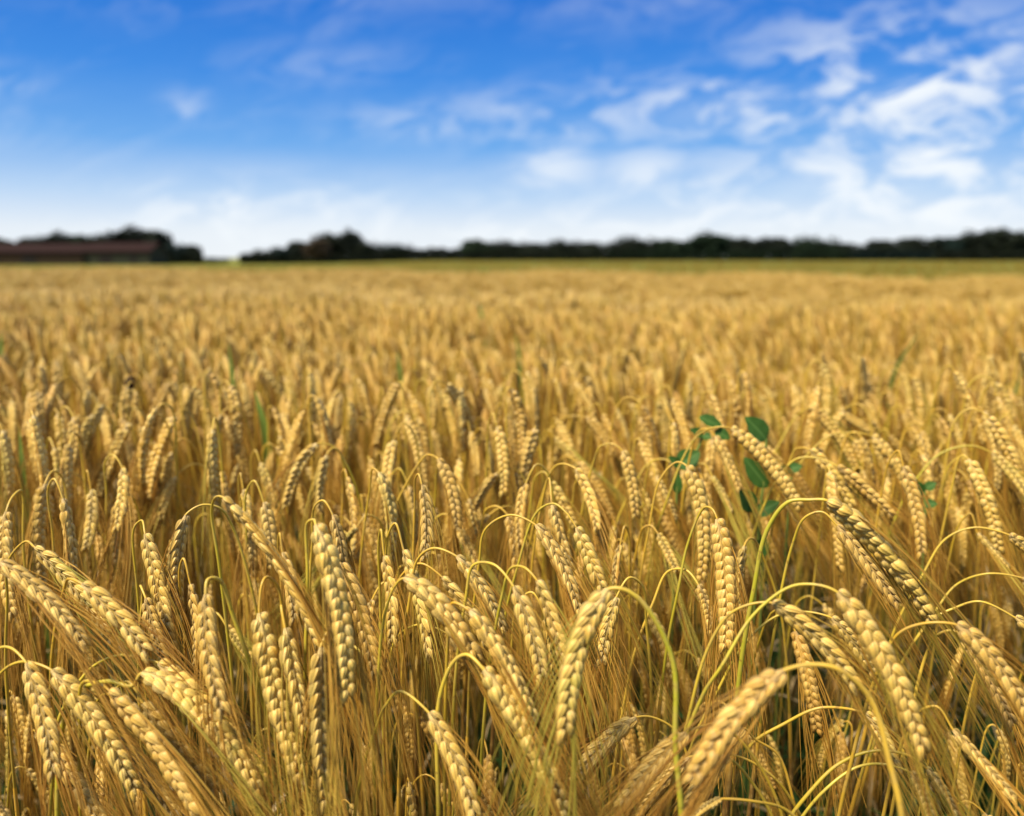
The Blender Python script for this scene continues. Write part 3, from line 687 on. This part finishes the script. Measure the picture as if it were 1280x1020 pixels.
# ------------------------------------------------------------------ barley prototypes in their own frame (nodding to +X)
def proto(seed, H, hi, ncl=1):
    rr = random.Random(seed); sm, em, am, lm = MB(), MB(), MB(), MB()
    for c in range(ncl):
        ox = np.array([rr.gauss(0, .05), rr.gauss(0, .05), 0]) if ncl > 1 else np.zeros(3); az = rr.gauss(0, .6) if ncl > 1 else 0
        l = rr.uniform(.0, .05); r = rr.choice([.004, .006, .008, .012, .022]) ; L = rr.uniform(.088, .115); e = rad(rr.uniform(62, 88) if r < .03 else rr.uniform(40, 68))
        h = H * rr.uniform(.95, 1.0) if ncl > 1 else H
        rot = lambda p: ox + np.array([p[0] * math.cos(az) - p[1] * math.sin(az), p[0] * math.sin(az) + p[1] * math.cos(az), p[2]])
        pts = [(0, 0, 0), (l * .35, 0, h * .35), (l * .7, 0, h * .7), (l, 0, h - r * 2.2 - .03), (l + r * .45, 0, h - r * .55), (l + r * 1.1, 0, h), (l + r * 1.9, .0, h - r * .45)]
        pts = [rot(p) for p in pts]; neck = pts[-1]; tip = rot((l + r * 1.9 + L * math.cos(e), rr.uniform(-.01, .01), h - r * .45 - L * math.sin(e)))
        ch = tip - neck; ti = nrm(neck - pts[-2]); ctrl = neck + (ti * .4 + nrm(ch) * .6) * L * .5; s = np.linspace(0, 1, 16 if hi else 9)[:, None]
        axis = (1 - s) ** 2 * neck + 2 * s * (1 - s) * ctrl + s ** 2 * tip; g = rr.choice([-.6, -.3, 0, .05, .15, .35]); path = catmull(pts + [axis[1]], 6 if hi else 3)
        tube(sm, path, np.linspace(.0016, .0009, len(path)), 6 if hi else 4, rr.random(), rr.choice([.05, .15, .4]))
        an = rr.uniform(0, 6.28); nn = np.array([math.cos(an), math.sin(an), .1])
        if ncl == 1: ear(em, am, axis, nn, hi, g, rr.uniform(.11, .15), (L / .092) ** .5 * rr.uniform(1.2, 1.42), 1.0, rr=rr)
        else:                                                              # far away: lumpy ear body and a few awns
            k = 9; lump = np.array([.0035, .0066, .0056, .007, .0058, .0068, .0052, .005, .002]); tube(em, axis, lump, 5, rr.random(), g)
            for q in range(11):
                p = axis[2 + q // 2]; dr = nrm(nrm(ch) + np.array([rr.gauss(0, .12), rr.gauss(0, .12), rr.gauss(0, .08)])); tube(am, np.array([p, p + dr * .07, p + dr * .15 + [0, 0, -.006]]), np.array([.0012, .0011, .0004]), 3, rr.random(), g)
        for q in range(1 if hi else 2 if ncl == 1 else 1):
            if rr.random() < (.12 if hi else .45):
                j = int(len(path) * rr.uniform(.15, .35)); b0 = path[j]; a2 = rr.uniform(0, 6.28); dx = np.array([math.cos(a2), math.sin(a2), 0]); ll = rr.uniform(.10, .2)
                ribbon(lm, catmull([b0, b0 + dx * ll * .2 + [0, 0, ll * .3], b0 + dx * ll * .6 + [0, 0, ll * .25], b0 + dx * ll * .85 + [0, 0, -ll * .4]], 4), rr.uniform(.005, .009), dx * .2 + np.array([0, 0, 1.]), rr.random(), 0)
    return sm, em, am, lm
def scatter(n, region, dens_keep):
    out_ = []
    for _ in range(n):
        p = region()
        if dens_keep(*p): out_.append(p)
    return out_
HB = .86
# individual plants behind the front rows
IND = [proto(300 + k, HB, True) for k in range(12)]
protoE = []
for k, (sm, em, am, lm) in enumerate(IND):
    E = empty("barley_plant", (0, 0, 0)); sm.build("stem", M_STEM, E); eo = em.build("ear", M_GRAIN, E); am.build("beard", M_AWN, eo)
    if lm.n: lm.build("leaf", M_DRY, E)
    protoE.append(E)
N_IND = 300 - len(HERO); spots = []; rs = random.Random(5); tries = 0
while len(spots) < N_IND and tries < 20000:
    tries += 1; d = rs.uniform(.88, 1.55); x = rs.uniform(-.67, .67) * d; y = d * 1.02
    if any((x - a) ** 2 + (y - b) ** 2 < .042 ** 2 for a, b, _ in heroes) or any((x - a) ** 2 + (y - b) ** 2 < .05 ** 2 for a, b in spots): continue
    spots.append((x, y))
def heading(rr, x): return rr.gauss(-.85, .65) if rr.random() < .82 else rr.uniform(0, 6.28)
for i, (x, y) in enumerate(spots):
    k = i % len(protoE); E = protoE[k] if i < len(protoE) else copy_tree(protoE[k]); sc = rs.uniform(.95, 1.05)
    E.location = (x, y, 0); E.rotation_euler = (rs.gauss(0, .04), rs.gauss(0, .05), heading(rs, x)); E.scale = (sc, sc, sc)
    em = IND[k][1]; rz = E.rotation_euler.z; v = np.concatenate(em.v); c, s = math.cos(rz), math.sin(rz)
    a, b = v[0] * sc, v[len(v) // 2] * sc; w = lambda q: np.array([x + q[0] * c - q[1] * s, y + q[0] * s + q[1] * c, q[2]])
    p0, p1 = pix(w(a)), pix(w(b + (b - a)))
    hook = 0 if i % 3 else 1
    L = f"blurred golden barley behind the front rows, {direction(p1[0] - p0[0], p1[1] - p0[1])}, neck {place_words(p0[0], p0[1])}"
    while L in used_labels: L = L.replace("neck ", "ear base ") if "neck" in L else L.replace("golden barley", "straw gold barley") if "straw" not in L else L.replace("blurred", "hazy")
    used_labels.add(L); tag(E, L, "barley", GROUP)

# the rest of the field: one object of instances
def source_set(name, metas, sc):
    c = bpy.data.collections.new(name)                                   # kept out of the scene: only the instances show
    for i, (sm, em, am, lm) in enumerate(metas):
        me = []
        for m_, mm in ((sm, M_STEM), (em, M_GRAIN), (am, M_AWN), (lm, M_DRY)):
            if m_.n: me.append((m_, mm))
        allb = MB(); mats = []
        mi_q, mi_t = [], []
        for k, (b_, mm) in enumerate(me):
            q0 = sum(len(x) for x in b_.q); t0 = sum(len(x) for x in b_.t)
            base_ = allb.n
            for vv, aa in zip(b_.v, b_.a): allb.v.append(vv); allb.a.append(aa)
            for x in b_.q: allb.q.append(x + base_)
            for x in b_.t: allb.t.append(x + base_)
            allb.n += b_.n; mi_q += [k] * q0; mi_t += [k] * t0; mats.append(mm)
        mesh = allb.mesh(f"{name}_{i}", mats[0])
        for mm in mats[1:]: mesh.materials.append(mm)
        mesh.polygons.foreach_set("material_index", np.array(mi_q + mi_t, dtype=np.int32)); mesh.update()
        o = bpy.data.objects.new(f"{name}_{i:02d}", mesh); c.objects.link(o)
    return c
def instance_field(name, pts, coll, n_src, label, cat):
    """pts: rows of x, y, z, tilt x, tilt y, heading, scale"""
    pts = np.array(pts); me = bpy.data.meshes.new(name); me.vertices.add(len(pts)); me.vertices.foreach_set("co", pts[:, :3].ravel())
    at = me.attributes.new("rot", 'FLOAT_VECTOR', 'POINT'); at.data.foreach_set("vector", pts[:, 3:6].ravel())
    at = me.attributes.new("size", 'FLOAT', 'POINT'); at.data.foreach_set("value", pts[:, 6])
    at = me.attributes.new("pick", 'INT', 'POINT'); at.data.foreach_set("value", RNG.integers(0, n_src, len(pts)).astype(np.int32))
    o = bpy.data.objects.new(name, me); COL.objects.link(o)
    ng = bpy.data.node_groups.new(name, 'GeometryNodeTree'); ng.interface.new_socket("Geometry", in_out='INPUT', socket_type='NodeSocketGeometry'); ng.interface.new_socket("Geometry", in_out='OUTPUT', socket_type='NodeSocketGeometry')
    t = NT(ng); gi, go = t.new("NodeGroupInput"), t.new("NodeGroupOutput"); ip = t.new("GeometryNodeInstanceOnPoints"); ci = t.new("GeometryNodeCollectionInfo")
    ci.inputs[0].default_value = coll; ci.inputs["Separate Children"].default_value = True; ci.inputs["Reset Children"].default_value = True
    def na(nm, ty): n = t.new("GeometryNodeInputNamedAttribute", data_type=ty); n.inputs[0].default_value = nm; return n.outputs[0]
    e2r = t.new("FunctionNodeEulerToRotation"); t.l.new(na("rot", 'FLOAT_VECTOR'), e2r.inputs[0])
    t.l.new(gi.outputs[0], ip.inputs["Points"]); t.l.new(ci.outputs[0], ip.inputs["Instance"]); ip.inputs["Pick Instance"].default_value = True
    t.l.new(na("pick", 'INT'), ip.inputs["Instance Index"]); t.l.new(e2r.outputs[0], ip.inputs["Rotation"]); t.l.new(na("size", 'FLOAT'), ip.inputs["Scale"]); t.l.new(ip.outputs[0], go.inputs[0])
    md = o.modifiers.new("scatter", 'NODES'); md.node_group = ng
    tag(o, label, cat, kind='stuff'); return o
near_src = source_set("near_source", [proto(500 + k, HB, False) for k in range(12)], 1)
far_src = source_set("far_source", [proto(700 + k, HB, False, 7) for k in range(10)], 1)
rows = []; far = []; rf = random.Random(11)
def in_view(x, y, m): return abs(x) < .655 * y + m
def patchy(x, y): return .5 + .5 * math.sin(x * 2.1 + 1.3 * math.sin(y * 1.7)) * math.sin(y * 1.9 + 1.1 * math.sin(x * 1.3))
def add(x, y, sc): rows.append((x, y, terrain(x, y), rf.gauss(0, .05), rf.gauss(0, .06), heading(rf, x), sc))
hx = np.array([[a, b] for a, b, _ in heroes])
# low, shaded plants between the front ones
for _ in range(430):
    y = rf.uniform(.42, 1.0); x = rf.uniform(-.8, .8) * (y + .15)
    if x > .12 and y < .8 and rf.random() < .55: continue
    if np.min(np.sum((hx - [x, y]) ** 2, 1)) > .010 ** 2: add(x, y, rf.uniform(.52, .76) if y < .8 else rf.uniform(.70, .92))
# full height plants beside the picture
for _ in range(500):
    y = rf.uniform(-.3, 1.0); x = rf.uniform(-2.2, 2.2)
    if abs(x) > .72 * max(y, .3) + .12: add(x, y, rf.uniform(.94, 1.04))
def fill(y0, y1, dens, margin, sink, smin, smax):
    A = (y1 - y0) * 2 * (.66 * y1 + margin)
    for _ in range(int(A * dens)):
        y = rf.uniform(y0, y1); x = rf.uniform(-1, 1) * (.66 * y1 + margin)
        if abs(x) > .66 * y + margin: continue
        if y > 30.5 + 2.8 * math.sin(x * .8) + rf.gauss(0, .8) - 2.5 * smooth(x / y, .2, .6): continue
        s = rf.uniform(smin, smax) - (.08 if y < 4 else .11) * patchy(x, y)
        s -= .11 * smooth(x / y, .16, .34) * smooth(y, 1.45, 1.8) * (1 - smooth(y, 2.5, 3.4))
        sink.append((x, y, terrain(x, y), rf.gauss(0, .05), rf.gauss(0, .06), heading(rf, x), s))
fill(1.0, 1.7, 320, 1.0, rows, .88, 1.02)
fill(1.7, 4.5, 380, 1.2, rows, .90, 1.03)
fill(4.5, 9.0, 32, 2.0, far, .88, 1.06)
fill(9.0, 39.0, 14, 4.0, far, .85, 1.08)
instance_field("barley_crop", rows, near_src, 12, "golden ripe barley crop filling the field behind and between the front plants", "barley crop")
instance_field("distant_barley_crop", far, far_src, 10, "blurred golden barley stretching back to the green meadow strip", "barley crop")

# ------------------------------------------------------------------ meadow grass beyond, green undergrowth below
def tuft(seed, n, h, w, m_):
    rr = random.Random(seed); mb = MB()
    for _ in range(n):
        a = rr.uniform(0, 6.28); dx = np.array([math.cos(a), math.sin(a), 0]); b = dx * rr.uniform(0, .06); l = h * rr.uniform(.6, 1.1)
        ribbon(mb, catmull([b, b + dx * l * .12 + [0, 0, l * .5], b + dx * l * .35 + [0, 0, l * .9], b + dx * l * .65 + [0, 0, l * .85]], 3), w, dx * .3 + np.array([0, 0, 1.]), rr.random(), 0)
    o = bpy.data.objects.new("tuft", mb.mesh("tuft", m_)); return o
M_MEADOW = m_leaf("meadow_grass", (.19, .175, .022), (.42, .30, .045), (.55, .37, .08)); M_UNDER = m_leaf("undergrowth", (.02, .06, .012), (.05, .11, .02), (.08, .14, .03))
mc = bpy.data.collections.new("meadow_source"); [mc.objects.link(tuft(900 + k, 26, .26, .016, M_MEADOW)) for k in range(4)]
pts = []
for _ in range(15000):
    y = 12 + 100 * rf.random() ** 1.5; x = rf.uniform(-1, 1) * (.68 * y + 6)
    if y < 29.5 + 2.8 * math.sin(x * .8) + rf.gauss(0, 2.0) - 2.5 * smooth(x / y, .2, .6): continue
    pts.append((x, y, terrain(x, y), 0, 0, rf.uniform(0, 6.28), rf.uniform(.6, 1.4))); continue; pts.append((x, y, terrain(x, y), 0, 0, rf.uniform(0, 6.28), rf.uniform(.6, 1.4)))
instance_field("meadow_grass", pts, mc, 4, "strip of yellow green meadow grass between the barley and the trees", "grass")
uc = bpy.data.collections.new("undergrowth_source"); [uc.objects.link(tuft(950 + k, 14, .34, .011, M_UNDER)) for k in range(4)]
pts = []
for _ in range(420):
    y = rf.uniform(.3, 2.6); x = rf.uniform(-1, 1) * (.7 * y + .4); pts.append((x, y, 0, 0, 0, rf.uniform(0, 6.28), rf.uniform(.5, 1.35)))
instance_field("undergrowth", pts, uc, 4, "dark green grassy weeds low down between the barley stalks", "weeds")

# ------------------------------------------------------------------ weeds standing in the crop
def oval_leaf(parent, base_, tipp, width, n0, label=None):
    mb = MB(); b0, t0 = np.array(base_), np.array(tipp); m = 12; x = np.linspace(0, 1, m); ax = nrm(t0 - b0); L = np.linalg.norm(t0 - b0)
    n = np.array(n0, float); n = nrm(n - ax * (n @ ax)); s = np.cross(ax, n); v = []; a = []
    wd = width * np.sin(np.pi * x ** .85) ** .75 * .5; wd[0] = .0006; wd[-1] = .0004
    for i in range(m):
        for q in (-1, -.5, 0, .5, 1):
            v.append(b0 + ax * L * x[i] + s * wd[i] * q + n * (abs(q) * wd[i] * .28 - .12 * L * x[i] ** 2 + .0008 * math.sin(i * 1.9 + q * 3) * (abs(q) > .6))); a.append([.5 + q / 2, x[i], .4, 0])
    q_ = [[i * 5 + j, i * 5 + j + 1, (i + 1) * 5 + j + 1, (i + 1) * 5 + j] for i in range(m - 1) for j in range(4)]
    mb.add(v, q_, None, a); return mb.build("leaf", M_BLUE, parent)
zc = lambda x, y: (820 + x / 4.635, 480 + y / 4.635)
def leafy_weed(root_px, d, stems, leaves, label):
    root = P(*root_px, d); root[2] = 0; E = empty("leafy_weed", (0, 0, 0)); tag(E, label, "weed")
    E.location = tuple(root)
    for st in stems:
        mb = MB(); tube(mb, catmull([root] + [P(*zc(*p), d) for p in st], 7), .0015, 6, .5, 0); mb.build("stem", M_WSTEM, E, root)
    for (b, tp, w, nx) in leaves:
        o = oval_leaf(E, P(*zc(*b), d), P(*zc(*tp), d - .006), w * d / FPX / 4.635, nrm(CAM - P(*zc(*b), d)) + np.array([nx, 0, .5]))
        o.data.transform(__import__("mathutils").Matrix.Translation(Vector(-root)))
leafy_weed((940, 800), .90, [[(590, 950), (600, 760), (620, 600), (640, 320)], [(600, 800), (560, 740)]],
           [((640, 325), (530, 190), 125, .2), ((645, 600), (520, 430), 115, -.2), ((570, 735), (480, 610), 120, .1), ((565, 765), (715, 675), 90, .0), ((620, 960), (570, 910), 70, 0), ((600, 1010), (640, 900), 60, .2)],
           "leafy weed with broad bluish green oval leaves rising between ears on the right")
leafy_weed((850, 760), .92, [[(120, 640), (130, 500), (240, 380), (270, 300)]],
           [((275, 300), (205, 260), 60, .1), ((250, 190), (390, 245), 75, .3), ((340, 270), (430, 315), 70, -.2), ((130, 480), (250, 390), 130, .1), ((140, 480), (80, 420), 60, .2), ((125, 640), (120, 510), 60, 0), ((270, 300), (320, 310), 55, .2)],
           "dark green leafy weed just left of the broad bluish leaves, behind an arched stalk")
leafy_weed((1158, 760), .92, [[(1560, 760), (1555, 600)]], [((1555, 640), (1500, 560), 60, .1), ((1560, 610), (1620, 570), 60, -.1), ((1555, 700), (1630, 690), 60, .2)],
           "small dark green leafy weed near the right edge beneath drooping ears")
leafy_weed((985, 760), .95, [[(770, 700), (790, 500)]], [((760, 500), (845, 470), 70, .1), ((780, 520), (735, 470), 50, 0)], "small bluish green weed tip right of the large arched ear")
def seed_head(px, py, d, label):
    top_ = P(px, py, d); root = top_ + np.array([.02, .03, 0]); root[2] = 0; E = empty("dead_thistle", root); tag(E, label, "thistle")
    mb = MB(); tube(mb, catmull([root, (root + top_) / 2 + [.004, 0, 0], top_], 8), .0018, 6, .5, 0); mb.build("stem", M_BROWN, E, root)
    hb = MB(); rr = random.Random(4); v0, q, tr, a0 = body_template(9, 6, lambda x: math.sin(math.pi * x ** .7) ** .6)
    hb.add(top_ - [0, 0, .006] + v0 * [.008, .008, .024], q, tr, np.column_stack([a0, a0]))
    for k in range(40):
        a = rr.uniform(0, 6.28); z = rr.uniform(.2, 1); b = top_ + [math.cos(a) * .006, math.sin(a) * .006, z * .016 - .006]; tube(hb, np.array([b, b + [math.cos(a) * .005, math.sin(a) * .005, .006]]), np.array([.0012, .0003]), 4, .5, 0)
    hb.build("seed_head", M_BROWN, E, root)
seed_head(163, 483, 1.32, "dead thistle with dark brown seed head sticking up at the left")
def blade(px0, py0, px1, py1, d, w, label):
    a, b = P(px0, py0 - 8, d), P(px1, py1 - 12, d); root = a + np.array([(a[0] - b[0]) * .6, .02, 0]); root[2] = terrain(root[0], root[1]); mb = MB()
    pts_ = catmull([root, root * .4 + a * .6, a, a * .4 + b * .6 + [0, 0, .002], b], 7)
    ribbon(mb, pts_, w, [.2, -1, .3], .3, 0); o = mb.build("grass_blade", M_GLEAF, None, root); o.location = tuple(root); tag(o, label, "grass blade", "green grass blades standing in the barley")
blade(292, 500, 286, 440, 1.6, .012, "upright green grass blade left of centre above the mid field ears")
blade(1118, 470, 1150, 425, 1.9, .012, "slanting green grass blade right of centre in the blurred mid field")
blade(1262, 520, 1278, 470, 1.7, .012, "green grass blade at the right picture edge")
blade(650, 470, 645, 428, 2.2, .014, "bluish green blade near the picture centre in the blurred field")
blade(28, 590, 24, 545, 1.15, .008, "short green blade low at the left picture edge")
blade(500, 480, 497, 450, 2.0, .016, "tiny green blade left of the picture centre in the blurred field")
blade(2, 460, 1, 425, 2.1, .016, "green blade touching the left picture edge")
blade(605, 420, 598, 388, 3.2, .02, "distant green weed blade just left of the photo's centre line")
blade(330, 540, 318, 500, 1.3, .014, "dark green blade among left mid field ears beside shade")
print("heroes", len(HERO), "spots", len(spots), "rows", len(rows), "far", len(far))
